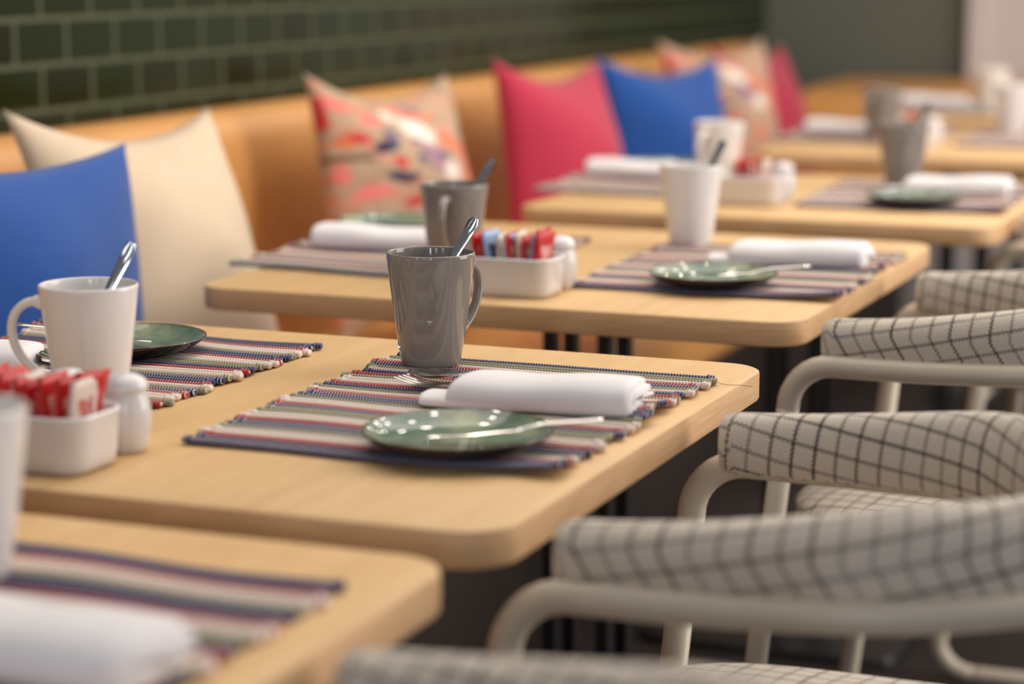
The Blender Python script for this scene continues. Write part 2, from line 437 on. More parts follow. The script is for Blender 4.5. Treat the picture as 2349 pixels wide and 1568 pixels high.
# ------------------------------------------------------------------ cushions
def cushion(name, label, tl, tr, lean, mat, h=0.47, thick=0.10, sag=0.042, zoff=0.0, roll=0.0):
    """tl / tr: top corners seen from the front, (x, y, z)"""
    tl, tr = Vector(tl), Vector(tr); w = (tr - tl).length
    e1 = (tr - tl).normalized()
    nrm = Vector((e1.y, -e1.x, 0)).normalized()                  # faces the tables
    dn = (Vector((0, 0, -1)) + nrm * lean).normalized(); dn = (dn - e1 * dn.dot(e1)).normalized()
    nn = e1.cross(dn) * -1
    if nn.dot(nrm) < 0: nn = -nn
    cen = (tl + tr) / 2 + dn * (h / 2)
    N = 36; V, F, UV = [], [], []
    rnd = random.Random(sum(map(ord, label)))
    ph = [rnd.uniform(0, 6) for _ in range(8)]
    for side in (1, -1):
        for i in range(N + 1):
            for j in range(N + 1):
                u = -1 + 2 * i / N; v = -1 + 2 * j / N
                uu = u * (1 - (sag * 0.5 / (w / 2)) * (1 - v * v)); vv = v * (1 - (sag * 1.15 / (h / 2)) * (1 - u * u))
                b = max(0, (1 - u ** 4)) ** 0.5 * max(0, (1 - v ** 4)) ** 0.5
                b *= 0.42 + 0.58 * (1 - u * u) * (1 - v * v)
                wr = (sin(5 * u + 3 * v + ph[0]) + sin(7 * v - 4 * u + ph[1]) + 0.6 * sin(11 * (u * v) + ph[2])) * 0.0022 * min(1, 4 * (1 - max(abs(u), abs(v))) + .2)
                crease = -0.006 * exp(-((u * v - 0.35 + 0.1 * sin(ph[3])) ** 2) / 0.006) * b
                x = uu * w / 2; y = -vv * h / 2
                V.append(cen + e1 * x + dn * y + nn * ((thick if side > 0 else -0.4 * thick) * b + (wr + crease) * b))
                UV.append((0.5 + u / 2, 0.5 + v / 2))
    n1 = N + 1
    for s in (0, 1):
        o = s * n1 * n1
        for i in range(N):
            for j in range(N):
                q = (o + i * n1 + j, o + (i + 1) * n1 + j, o + (i + 1) * n1 + j + 1, o + i * n1 + j + 1)
                F.append(q[::-1] if s else q)
    base = Vector((cen.x, cen.y, cen.z - h / 2))
    ob = link(name, [v - base for v in V], F, mat, uvs=UV, loc=base)
    bm = bmesh.new(); bm.from_mesh(ob.data); bmesh.ops.remove_doubles(bm, verts=bm.verts, dist=0.0004); 
    bmesh.ops.recalc_face_normals(bm, faces=bm.faces); bm.to_mesh(ob.data); bm.free()
    return tag(ob, label, 'cushion', 'cushions along the banquette')
cushion('throw_cushion', 'plain cream cushion behind the blue one, leaning on the tan backrest', (-0.52, 1.050, 0.200), (-0.50, 1.545, 0.172), 0.36, M['ccream'])
cushion('throw_cushion', 'blue cushion cut by the left picture edge, in front of the cream one', (-0.35, 0.66, 0.160), (-0.385, 1.125, 0.155), 0.06, M['cblue'], h=0.45, sag=0.014, thick=0.070)
cushion('throw_cushion', 'brush-stroke patterned cushion between the cream and the pink cushion', (-0.54, 1.935, 0.205), (-0.50, 2.430, 0.180), 0.15, M['print'], thick=0.115)
cushion('throw_cushion', 'raspberry pink cushion between the patterned one and the second blue one', (-0.55, 2.775, 0.196), (-0.50, 3.250, 0.170), 0.14, M['cpink'], thick=0.125)
cushion('throw_cushion', 'blue cushion beside the pink one, fully in view', (-0.60, 3.53, 0.168), (-0.45, 3.99, 0.150), 0.18, M['cblue'], thick=0.11)
cushion('throw_cushion', 'patterned cushion half hidden behind the farther blue cushion', (-0.60, 3.98, 0.190), (-0.46, 4.45, 0.182), 0.22, M['print'])
cushion('throw_cushion', 'farthest pink cushion, last one on the banquette', (-0.62, 4.50, 0.16), (-0.55, 4.98, 0.142), 0.30, M['cpink'])

# ------------------------------------------------------------------ tables
def table(x0, x1, y0, y1, label):
    cx, cy = (x0 + x1) / 2, (y0 + y1) / 2; w, d = x1 - x0, y1 - y0
    T = thing('dining_table', label, 'table', (cx, cy, FL), 0, 'birch tables in a row')
    H = -FL; th = 0.0285; R = 0.043
    rings = []
    for ins, z in ((0.0035, H - th), (0.001, H - th + 0.0008), (0, H - th + 0.003), (0, H - 0.0022), (0.0006, H - 0.0008), (0.0022, H)):
        rings.append([(x, y, z) for x, y in rrect(w - 2 * ins, d - 2 * ins, R - ins)])
    n = len(rings[0]); V, F = stack(rings)
    mi = [1] * (n * (len(rings) - 1)); 
    for k in range(n * (len(rings) - 2), n * (len(rings) - 1)): mi[k] = 0
    mi += [1, 0]
    o = link('tabletop', V, F, [M['top'], M['edge']], T, midx=mi); sharp(o, 40)
    px = 0.006
    s = 0.0375
    for sx in (-1, 1):
        for sy in (-1, 1):
            V, F = box(sx * s - 0.009, sx * s + 0.009, sy * s - 0.009, sy * s + 0.009, 0.018, H - th - 0.006)
            p = link('post', V, F, M['black'], T, smooth=False); bevel(p, 0.001, 2)
    V, F = box(-0.22, 0.22, -0.22, 0.22, H - th - 0.006, H - th); link('top_plate', V, F, M['black'], T, smooth=False)
    rings = [[(x, y, z) for x, y in rrect(0.44 - i, 0.44 - i, 0.05)] for i, z in ((0, 0), (0, 0.010), (0.006, 0.016), (0.03, 0.018))]
    V, F = stack(rings); o = link('base_plate', V, F, M['black'], T); sharp(o, 40)
    return T
table(-0.150, 0.6014, -0.766, -0.066, 'birch table cut off at the bottom left corner, nearest of all')
table(-0.160, 0.600, 0.0, 0.703, 'birch table in focus with the grey mug, knife and green plate')
table(-0.194, 0.562, 0.957, 1.700, 'birch table right behind the one with the sharp grey mug')
table(-0.152, 0.608, 1.905, 2.610, 'birch table beside the pink and blue cushions, third from the front')
table(-0.085, 0.670, 3.030, 3.760, 'birch table behind the blurred grey mug, fourth from the front')
table(-0.100, 0.640, 4.130, 4.830, 'farthest birch table below the grey wall')

# ------------------------------------------------------------------ placemats
def mat_mesh():
    LX, LY = 0.33, 0.43
    rows = 38; p = LY / rows; nb = 112
    seq = 'N N R C C O N N R C C O O N R C C O N N R C O N R C C O R N C O N R C O O N'.split()
    seq = [{'N': 'navy', 'R': 'red', 'C': 'cream', 'O': 'olive'}[q] for q in seq]
    mats = ['navy', 'red', 'cream', 'olive']
    rnd = random.Random(5)
    V, F, UV, MI = [], [], [], []
    def wave(x, y):
        return 0.0045 * sin(y * 17 + 1.3) * sin(x * 9 + 0.4) + 0.002 * sin(x * 31 + y * 12)
    def lift(x, y):
        e = max(0.0, (x - 0.06) / 0.105)
        return 0.0075 * e * e * max(0, sin(y * 26 + 0.9)) + 0.0007 * (1 + sin(x * 22 + y * 30))
    K = 6
    for r in range(rows):
        yc = -LY / 2 + (r + 0.5) * p
        x0 = -LX / 2 + rnd.uniform(-0.004, 0.004) + 0.004 * sin(r * 1.1); x1 = LX / 2 + rnd.uniform(-0.005, 0.005)
        mi = mats.index(seq[r % len(seq)]); ns = nb * 2
        base = len(V)
        for i in range(ns + 1):
            x = x0 + (x1 - x0) * i / ns
            bul = 1.0 if i % 2 else 0.80
            en = min(i, ns - i) / 2.0
            if en < 3: bul = [0.35, 0.95, 1.22][int(en)] if en == int(en) else bul * 1.18
            ha = p * 0.56 * bul; hb = 0.0027 * bul
            yy = yc + wave(x, yc); zz = 0.0030 + lift(x, yc)
            if en < 3: zz += 0.0004
            for k in range(K):
                a = 2 * pi * (k + 0.5) / K
                V.append((x + (0.0009 if k in (1, 2) else 0), yy + ha * cos(a), max(0.0001, zz + hb * 1.1 * sin(a))))
                UV.append((i / 2.0 + 0.1 + 0.5 * (r % 2), r + 0.5 + 0.5 * cos(a)))
        for i in range(ns):
            for k in range(K):
                l = (k + 1) % K
                F.append((base + i * K + k, base + i * K + l, base + (i + 1) * K + l, base + (i + 1) * K + k)[::-1]); MI.append(mi)
        F.append(tuple(base + k for k in range(K))); MI.append(mi)
        F.append(tuple(base + ns * K + k for k in range(K))[::-1]); MI.append(mi)
    return link('placemat', V, F, [M[m] for m in mats], midx=MI, uvs=UV)
def flipn(o):
    bm = bmesh.new(); bm.from_mesh(o.data); bmesh.ops.recalc_face_normals(bm, faces=bm.faces); bm.to_mesh(o.data); bm.free()
mat0 = mat_mesh(); flipn(mat0)
G_MAT = 'striped rag placemats'
mats_at = [
    (0.413, 0.386, 0, 0.0, 'striped rag placemat under the grey mug, plate and napkin in focus'),
    (-0.008, 0.405, pi, 0.0, 'striped rag placemat under the off-white mug with spoon, bench side'),
    (0.400, -0.372, pi, 0.0, 'striped rag placemat on the nearest table at the bottom left'),
    (0.395, 1.325, 0.02, 0.0, 'striped rag placemat under the off-white mug, second table, chair side'),
    (-0.060, 1.325, pi - 0.05, 0.0, 'striped rag placemat under the second table\'s bench-side grey mug'),
    (0.418, 2.290, 0.03, 0.0, 'striped rag placemat under the blurred grey mug, third table'),
    (-0.045, 2.345, pi, 0.0, 'striped rag placemat on the third table beside the pink cushion'),
    (0.440, 3.530, 0, 0.0, 'striped rag placemat on the fourth table, at the right edge'),
    (0.050, 3.530, pi, 0.0, 'striped rag placemat on the fourth table, below the pink cushion'),
    (0.060, 4.490, pi, 0.0, 'striped rag placemat on the farthest table under a white napkin'),
]
for i, (x, y, rz, z, lab) in enumerate(mats_at):
    o = mat0 if i == 0 else mat0.copy()
    if i: C.objects.link(o)
    o.location = (x, y, 0.0); o.rotation_euler = (0, 0, rz); tag(o, lab, 'placemat', G_MAT)
V, F = tube(catmull([(0.158, 0.203, 0.004), (0.175, 0.200, 0.0012), (0.190, 0.203, 0.0008), (0.203, 0.2005, 0.0008)], 6), 0.00022, 5)
link('loose_thread', V, F, M['black'], mat0)

# ------------------------------------------------------------------ mugs
def make_mug(mat, label):
    outer = [(0.0, 0.0008), (0.022, 0.0008), (0.0255, 0.0), (0.0272, 0.0012), (0.0285, 0.0035), (0.0296, 0.009), (0.0327, 0.028), (0.0356, 0.048), (0.0382, 0.070), (0.0403, 0.086), (0.0419, 0.098), (0.0427, 0.106), (0.0430, 0.1085)]
    rim = [(0.0427, 0.1097), (0.0418, 0.1103), (0.0409, 0.1098), (0.0404, 0.1085)]
    inner = [(0.0400, 0.105), (0.0393, 0.097), (0.0377, 0.085), (0.0356, 0.070), (0.0330, 0.048), (0.0300, 0.028), (0.0272, 0.012), (0.0240, 0.0072), (0.018, 0.0055), (0.0, 0.0052)]
    V, F = lathe(outer + rim + inner, 72)
    o = link('coffee_mug', V, F, mat); flipn(o)
    pts = [(0.0395, 0, 0.0930), (0.046, 0, 0.0952), (0.055, 0, 0.0930), (0.0635, 0, 0.0850), (0.0672, 0, 0.0725), (0.0650, 0, 0.0580), (0.0580, 0, 0.0445), (0.0475, 0, 0.0345), (0.0395, 0, 0.0295), (0.0325, 0, 0.0262)]
    path = catmull(pts, 5)
    V, F = tube(path, lambda t: (0.0062 + 0.0012 * cos(2 * pi * t), 0.0040 + 0.0016 * (1 if t < .12 or t > .9 else 0)), 14)
    h = link('handle', V, F, mat, o); flipn(h)
    return tag(o, label, 'mug')
ZM = 0.0052
mg = make_mug(M['grey'], 'grey glazed mug in sharp focus on the front table, spoon inside')
mg.location = (0.303, 0.556, ZM); mg.rotation_euler = (0, 0, radians(70))
mw = make_mug(M['white_mug'], 'off-white mug with spoon beside the dish of red sachets, front left')
mw.location = (0.115, 0.2515, ZM); mw.rotation_euler = (0, 0, radians(204))
for src, lab, x, y, rz in ((mg, 'grey mug facing its handle forward in front of the patterned cushion', 0.064, 1.163, -80),
                           (mw, 'off-white mug at the centre of the second table, behind its green plate', 0.262, 1.520, 107),
                           (mg, 'blurred grey mug on the third table behind a white napkin', 0.366, 2.395, 106),
                           (mw, 'pale mug in front of the farther blue cushion on the third table', 0.068, 2.300, 255),
                           (mw, 'blurred off-white mug cut by the left edge, on the nearest table', 0.331, -0.236, 140),
                           (mg, 'very blurred grey mug standing on the fourth table, left of the dish', 0.105, 3.400, 250),
                           (mw, 'pale blurred mug on the fourth table at the right picture edge', 0.345, 3.640, 60),
                           (mw, 'smallest pale mug on the farthest table, below the white wall', 0.175, 4.34, 60)):
    dup(src, lab, (x, y, ZM if src else ZM), (0, 0, radians(rz)))

# ------------------------------------------------------------------ cutlery
def sheet(prof, ny=8, th=0.0012):
    """prof: list of (x, halfwidth, z, cup depth) -> thin solid sheet along x"""
    V, F = [], []; n = len(prof)
    for s in (0, 1):
        for x, w, z, c in prof:
            for j in range(ny + 1):
                q = -1 + 2 * j / ny
                V.append((x, q * w, z - c * (1 - q * q) + (th * (0.4 + 0.6 * (1 - q * q)) if s else 0)))
    m = n * (ny + 1)
    for s in (0, 1):
        for i in range(n - 1):
            for j in range(ny):
                q = (s * m + i * (ny + 1) + j, s * m + (i + 1) * (ny + 1) + j, s * m + (i + 1) * (ny + 1) + j + 1, s * m + i * (ny + 1) + j + 1)
                F.append(q if s else q[::-1])
    for i in range(n - 1):
        a, b = i * (ny + 1), (i + 1) * (ny + 1); F.append((a, b, b + m, a + m)); 
        a, b = a + ny, b + ny; F.append((b, a, a + m, b + m))
    for j in range(ny):
        F.append((j + 1, j, j + m, j + 1 + m)); k = (n - 1) * (ny + 1) + j; F.append((k, k + 1, k + 1 + m, k + m))
    return V, F
def spoon_prof(L, bl, bw, cup):
    P = []
    for k in range(15):
        t = k / 14; x = t * bl
        w = bw * max(0.03, sin(pi * min(1, t * 0.93 + 0.03))) ** 0.62 if k else bw * 0.12
        if t > 0.85: w = max(w, 0.0028)
        P.append((x, w, 0.0008 + cup * 0.9 + 0.002 * t * t, cup * sin(pi * min(1, t * 0.96 + 0.02))))
    for k in range(1, 22):
        t = k / 21; x = bl + t * (L - bl)
        w = 0.0024 + 0.0032 * t ** 1.6 + 0.0006 * exp(-t * 9)
        if k == 21: w *= 0.55
        P.append((x, w, 0.0028 + cup * 0.9 + 0.006 * sin(pi * min(1, t * 1.15)) * (1 - 0.4 * t), 0.0002))
    return P
def make_spoon(L, bl, bw, cup, name, label, cat='spoon'):
    V, F = sheet(spoon_prof(L, bl, bw, cup)); o = link(name, V, F, M['steel']); flipn(o); sharp(o, 50); return tag(o, label, cat)
def make_fork(label):
    P = [(0.050 + 0.0, 0.0115, 0.0052, 0.0016)]
    for k in range(1, 8):
        t = k / 7; P.append((0.050 + 0.024 * t, 0.0115 * (1 - t * t) + 0.0030 * t * t, 0.0052 + 0.0010 * t, 0.0016 * (1 - t)))
    for k in range(1, 16):
        t = k / 15; P.append((0.074 + t * 0.120, 0.0026 + 0.0034 * t ** 1.6, 0.0062 + 0.005 * sin(pi * t), 0.0002))
    parts = [sheet(P)]
    for q in (-0.0096, -0.0032, 0.0032, 0.0096):
        tp = [(0.052 * (k / 8.0), 0.0008 + 0.0009 * k / 8, 0.0062 - 0.0042 * sin(pi * k / 8.0 * 0.8) + 0.0004, 0.0001) for k in range(9)]
        v, f = sheet(tp, 2, 0.0012); parts.append(([(x, y + q, z) for x, y, z in v], f))
    V, F = merge(*parts); o = link('dinner_fork', V, F, M['steel']); flipn(o); sharp(o, 50); return tag(o, label, 'fork')
def make_knife(label):
    P = []
    for k in range(12):
        t = k / 11; P.append((0.085 * t, 0.0016 + 0.0062 * sin(pi * min(0.62, t * 0.8 + 0.08)) - 0.002 * t, 0.0010, 0.0))
    for k in range(1, 14):
        t = k / 13; P.append((0.085 + 0.085 * t, (0.0030 + 0.0026 * t) * (0.6 if k == 13 else 1), 0.0012 + 0.0035 * min(1, t * 3) * (1 if t < 1 else .9), -0.0006))
    V, F = sheet(P, 6, 0.0018); o = link('butter_knife', V, F, M['steel']); flipn(o); sharp(o, 50); return tag(o, label, 'knife')
def aim(o, a, b, roll=0.0):
    """put the object's x axis from point a towards point b"""
    a, b = Vector(a), Vector(b); d = (b - a).normalized()
    z = Vector((0, 0, 1)); z = (z - d * z.dot(d)).normalized(); y = z.cross(d)
    m = Matrix((d, y, z)).transposed().to_4x4()
    o.matrix_world = Matrix.Translation(a) @ m @ Matrix.Rotation(roll, 4, 'X')
    return o
tsp = make_spoon(0.148, 0.040, 0.0125, 0.004, 'teaspoon', 'teaspoon standing in the sharp grey mug')
aim(tsp, (0.282, 0.538, ZM + 0.012), (0.3355, 0.573, 0.132), 1.15)
for lab, a, b in (('teaspoon standing in the front left off-white mug', (0.098, 0.232, 0.017), (0.1400, 0.266, 0.127)),
                  ('teaspoon in the grey mug before the patterned cushion', (0.045, 1.146, 0.017), (0.098, 1.196, 0.1335)),
                  ('teaspoon in the second table\'s off-white mug', (0.246, 1.500, 0.017), (0.292, 1.546, 0.132)),
                  ('teaspoon in the blurred grey mug of the third table', (0.352, 2.378, 0.017), (0.392, 2.423, 0.130))):
    o = tsp.copy(); C.objects.link(o); aim(o, a, b, 1.15); tag(o, lab, 'spoon')

# ------------------------------------------------------------------ plates and knives
PP = [(0.0, 0.0050), (0.030, 0.0052), (0.047, 0.0060), (0.058, 0.0082), (0.066, 0.0114), (0.0725, 0.0150), (0.0755, 0.0172), (0.0768, 0.0176), (0.0775, 0.0168), (0.0770, 0.0152),
      (0.0735, 0.0125), (0.066, 0.0078), (0.056, 0.0042), (0.046, 0.0018), (0.0445, 0.0), (0.042, 0.0), (0.040, 0.0012), (0.0, 0.0014)]
V, F = lathe(PP[::-1], 80); pl0 = link('bread_plate', V, F, M['glaze']); flipn(pl0)
plates = [((0.475, 0.222), 'green glazed bread plate with a knife, in front of the sharp napkin'),
          ((-0.004, 0.505), 'dark teal glazed plate behind the front left off-white mug'),
          ((0.402, 1.165), 'green glazed plate catching ceiling lights on the second table'),
          ((-0.185, 1.505), 'green plate peeking out behind the napkin, before the patterned cushion'),
          ((0.442, 2.135), 'blurred green plate in front of the third table\'s white napkin'),
          ((-0.10, 2.52), 'green plate behind the third table\'s bench-side napkin')]
KN = {0: 18, 1: 198, 2: 12, 4: 10}
kn0 = None
for i, ((x, y), lab) in enumerate(plates):
    o = pl0 if i == 0 else pl0.copy()
    if i: C.objects.link(o)
    o.location = (x, y, ZM); o.rotation_euler = (0, 0, 0.7 * i); tag(o, lab, 'plate', 'green glazed bread plates')
    if i in KN:
        a = radians(KN[i]); dx, dy = cos(a), sin(a)
        A = (x - 0.0225 * dx + 0.0045 * dy, y - 0.0225 * dy - 0.0045 * dx, ZM + 0.0090); B = (A[0] + dx * 0.138, A[1] + dy * 0.138, ZM + 0.0215)
        klab = ['silver butter knife resting on the sharp green plate', 'butter knife on the dark teal plate', 'butter knife on the second table\'s light-catching plate', '', 'butter knife on the third table\'s blurred plate'][i]
        if kn0 is None: kn0 = make_knife(klab); k = kn0
        else: k = kn0.copy(); C.objects.link(k); tag(k, klab, 'knife')
        aim(k, A, B); k.scale = (0.82, 0.9, 1.0)

# ------------------------------------------------------------------ napkins
def napkin_mesh():
    parts = []
    def layer(path, th, xa, xb, ph, amp):
        P = catmull([(0, y, z) for y, z in path], 6); n = len(P); NS = 22; rings = []
        for s in range(NS + 1):
            t = s / NS; ring_o, ring_i = [], []
            for i, p in enumerate(P):
                a = P[max(i - 1, 0)]; b = P[min(i + 1, n - 1)]; tg = (b - a).normalized(); nm = Vector((0, -tg.z, tg.y))
                q = i / (n - 1)
                x = (xa[0] + (xa[1] - xa[0]) * q) * (1 - t) + (xb[0] + (xb[1] - xb[0]) * q) * t
                up = max(0.0, (p.z - 0.006) / 0.022)
                dz = up * (amp * sin(3.2 * pi * t + ph + 3 * q) - 0.0035 * (1 - t) ** 2 + 0.0022 * t ** 3)
                dy = 0.0022 * sin(4.5 * t + ph * 2 + 2 * q)
                e = 0.5 if s in (0, NS) else 1.0
                for lst, sg in ((ring_o, 1), (ring_i, -1)):
                    v = p + nm * (sg * th / 2 * e); lst.append((x, v.y + dy, max(0.0003, v.z + dz)))
            rings.append(ring_o + ring_i[::-1])
        parts.append(stack(rings))
    # outer and inner folded sheets, the folds lie to -y, the open edges to +y
    layer([(0.031, 0.0245), (0.012, 0.0285), (-0.014, 0.0285), (-0.029, 0.0235), (-0.0335, 0.0145), (-0.028, 0.0050), (-0.012, 0.0026), (0.010, 0.0024), (0.032, 0.0024)], 0.0044, (-0.070, -0.098), (0.086, 0.084), 0.3, 0.0011)
    layer([(0.033, 0.0190), (0.010, 0.0215), (-0.012, 0.0210), (-0.0235, 0.0175), (-0.0265, 0.0135), (-0.0225, 0.0090), (-0.010, 0.0074), (0.010, 0.0072), (0.033, 0.0074)], 0.0040, (-0.066, -0.086), (0.090, 0.082), 1.1, 0.0006)
    layer([(0.004, 0.0098), (-0.016, 0.0108), (-0.026, 0.0095), (-0.0300, 0.0062), (-0.0255, 0.0030), (-0.012, 0.0022), (0.006, 0.0022)], 0.0036, (-0.112, -0.106), (0.03, 0.03), 0.9, 0.0002)
    layer([(0.029, 0.0135), (0.008, 0.0150), (-0.010, 0.0140), (-0.018, 0.0125)], 0.0036, (-0.060, -0.060), (0.094, 0.078), 2.1, 0.0004)
    return merge(*parts)
V, F = napkin_mesh(); nk0 = link('napkin', V, F, M['linen']); flipn(nk0)
m_ = nk0.modifiers.new('soft', 'SUBSURF'); m_.levels = 1; m_.render_levels = 1
naps = [((0.482, 0.398), 4, 1.0, 'white folded napkin with fork and spoon, beside the sharp plate'),
        ((-0.098, 0.365), 184, 1.0, 'white napkin with cutlery behind the left mug\'s handle'),
        ((0.466, -0.380), -4, 1.12, 'large blurred white napkin in the bottom left corner'),
        ((0.452, 1.372), 4, 1.05, 'thick white folded napkin behind the second table\'s round plate'),
        ((-0.110, 1.315), 184, 1.05, 'white napkin in front of the patterned cushion'),
        ((0.478, 2.295), 2, 1.05, 'white napkin on the third table, right of the blurred grey mug'),
        ((-0.105, 2.375), 184, 1.05, 'white napkin below the pink cushion on the third table'),
        ((0.010, 3.470), 180, 1.05, 'white napkin on the fourth table before the last pink cushion'),
        ((0.010, 4.470), 180, 1.05, 'farthest white napkin, below the grey wall')]
for i, ((x, y), rz, sc, lab) in enumerate(naps):
    o = nk0 if i == 0 else nk0.copy()
    if i: C.objects.link(o)
    o.location = (x, y, ZM); o.rotation_euler = (0, 0, radians(rz if rz < 90 else rz - 180)); o.scale = ((sc if rz < 90 else -sc), sc, sc)
    tag(o, lab, 'napkin', 'white folded napkins')
sp0 = make_spoon(0.185, 0.058, 0.0195, 0.006, 'table_spoon', 'silver spoon tucked in the sharp white napkin, beside the grey mug')
sp0.location = (0.327, 0.455, 0.0130); sp0.rotation_euler = (0, radians(-1), radians(-14))
fk0 = make_fork('silver fork tucked in the sharp white napkin, below the spoon')
fk0.location = (0.328, 0.432, 0.0110); fk0.rotation_euler = (0, 0, radians(-13))
for src, lab, loc, rz, cat in ((sp0, 'spoon tucked in the napkin behind the left mug', (0.035, 0.380, 0.0175), 184, 'spoon'),
                               (fk0, 'fork tucked in the napkin behind the left mug', (0.036, 0.360, 0.0145), 182, 'fork'),
                               (sp0, 'spoon tucked in the napkin below the pink cushion', (0.022, 2.39, 0.0175), 183, 'spoon'),
                               (sp0, 'spoon tucked in the fourth table\'s napkin', (0.135, 3.48, 0.0175), 182, 'spoon'),
                               (sp0, 'spoon tucked in the farthest napkin', (0.135, 4.48, 0.0175), 182, 'spoon')):
    o = src.copy(); C.objects.link(o); o.location = loc; o.rotation_euler = (0, 0, radians(rz)); tag(o, lab, cat)

# ------------------------------------------------------------------ sugar dishes, sachets, shakers
def caddy_mesh():
    W, D, H, r = 0.118, 0.076, 0.047, 0.022
    rings = [[(x, y, z) for x, y in rrect(W - 2 * i, D - 2 * i, max(0.004, r - i), 8)] for i, z in
             ((0.013, 0.0), (0.008, 0.0008), (0.0045, 0.004), (0.003, 0.012), (0.0008, H - 0.006), (-0.0004, H - 0.0035), (-0.0006, H - 0.0015), (0.0006, H), (0.0026, H - 0.0003), (0.0040, H - 0.002), (0.006, 0.014), (0.009, 0.0065), (0.016, 0.0045))]
    return stack(rings)
V, F = caddy_mesh(); cd0 = link('sugar_dish', V, F, M['porc']); flipn(cd0)
def shaker():
    pr = [(0.0, 0.0), (0.0135, 0.0), (0.0155, 0.0015), (0.0180, 0.010), (0.0200, 0.022), (0.0203, 0.032), (0.0190, 0.041), (0.0165, 0.0475), (0.0155, 0.050), (0.0, 0.050)]
    V, F = lathe(pr, 40); o = link('salt_shaker', V, F, M['porc']); flipn(o)
    pr = [(0.0, 0.0498), (0.0165, 0.0500), (0.0183, 0.0510), (0.0186, 0.0528), (0.0178, 0.0560), (0.0150, 0.0600), (0.0090, 0.0632), (0.0, 0.0645)]
    V, F = lathe(pr, 40); c = link('cap', V, F, M['porc'], o); flipn(c)
    return o
sh0 = shaker()
def sachet(mat):
    V, F, n, m = [], [], 6, 10; w, h = 0.043, 0.066
    for s in (1, -1):
        for i in range(n + 1):
            for j in range(m + 1):
                u = -1 + 2 * i / n; v = -1 + 2 * j / m
                b = (1 - u ** 4) * (1 - v ** 6); V.append((u * w / 2, s * (0.0002 + 0.0021 * b) + 0.0008 * sin(3 * v + u), h * (v + 1) / 2))
    k = (n + 1) * (m + 1)
    for s in (0, 1):
        for i in range(n):
            for j in range(m):
                q = (s * k + i * (m + 1) + j, s * k + (i + 1) * (m + 1) + j, s * k + (i + 1) * (m + 1) + j + 1, s * k + i * (m + 1) + j + 1); F.append(q if s else q[::-1])
    o = link('sugar_sachet', V, F, mat); bm = bmesh.new(); bm.from_mesh(o.data)
    bmesh.ops.remove_doubles(bm, verts=bm.verts, dist=0.0005); bmesh.ops.recalc_face_normals(bm, faces=bm.faces); bm.to_mesh(o.data); bm.free()
    return o
sprot = {k: sachet(M[k]) for k in ('s_red', 's_blue', 's_white')}
used = set()
scol = {'s_red': 'red', 's_blue': 'blue', 's_white': 'pale'}
caddies = [((0.184, 0.070), 'front table', 'near the left edge', 'RRRRWRRRRRRW', [(0.220, 0.138), (0.166, 0.138)]),
           ((0.191, 1.044), 'second table', 'beside the sharp grey mug', 'RRRBWWBRWRBRR', [(0.228, 1.106), (0.158, 1.106)]),
           ((0.184, 2.085), 'third table', 'behind the off-white mug', 'WRRRW', [(0.222, 2.148), (0.152, 2.150)]),
           ((0.200, 3.215), 'fourth table', 'behind the blurred grey mug', 'WWRR', [(0.240, 3.28)])]
first = True
for ci, ((x, y), tn, where, seq, shs) in enumerate(caddies):
    o = cd0 if ci == 0 else cd0.copy()
    if ci: C.objects.link(o)
    o.location = (x, y, 0.0); tag(o, 'white rounded dish of sugar sachets on the %s, %s' % (tn, where), 'dish', 'sugar dishes on the tables')
    rnd = random.Random(20 + ci); n = len(seq)
    for i, ch in enumerate(seq):
        key = {'R': 's_red', 'B': 's_blue', 'W': 's_white'}[ch]
        if key in used: s = sprot[key].copy(); C.objects.link(s)
        else: s = sprot[key]; used.add(key)
        px = x - 0.040 + 0.080 * (i + 0.5) / n if n > 6 else x - 0.025 + 0.05 * (i + .5) / n
        yaw = radians(90 + rnd.uniform(-9, 9)); tilt = radians(rnd.uniform(-5, 5) + (9 if i > n * 0.7 else -5 if i < n * 0.3 else 0))
        s.rotation_mode = 'XYZ'; s.rotation_euler = (0, 0, 0)
        s.matrix_world = Matrix.Translation((px, y + rnd.uniform(-0.004, 0.004), 0.0048 + rnd.uniform(0, 0.005) + (0.005 if i == n - 2 else 0))) @ Matrix.Rotation(tilt, 4, 'Y') @ Matrix.Rotation(yaw, 4, 'Z') @ Matrix.Rotation(radians(rnd.uniform(-4, 4)), 4, 'Y')
        tag(s, '%s sugar sachet standing in the white dish on the %s' % (scol[key], tn), 'sachet', '%s sachets in the dish on the %s' % (scol[key], tn))
    for k, (sx, sy) in enumerate(shs):
        if first: q = sh0; first = False; q.location = (sx, sy, 0.0)
        else: q = dup(sh0, '', (sx, sy, 0.0))
        tag(q, 'white domed shaker behind the sachet dish on the %s, %s one' % (tn, ['right-hand', 'left-hand'][k]), 'shaker', 'porcelain shakers')

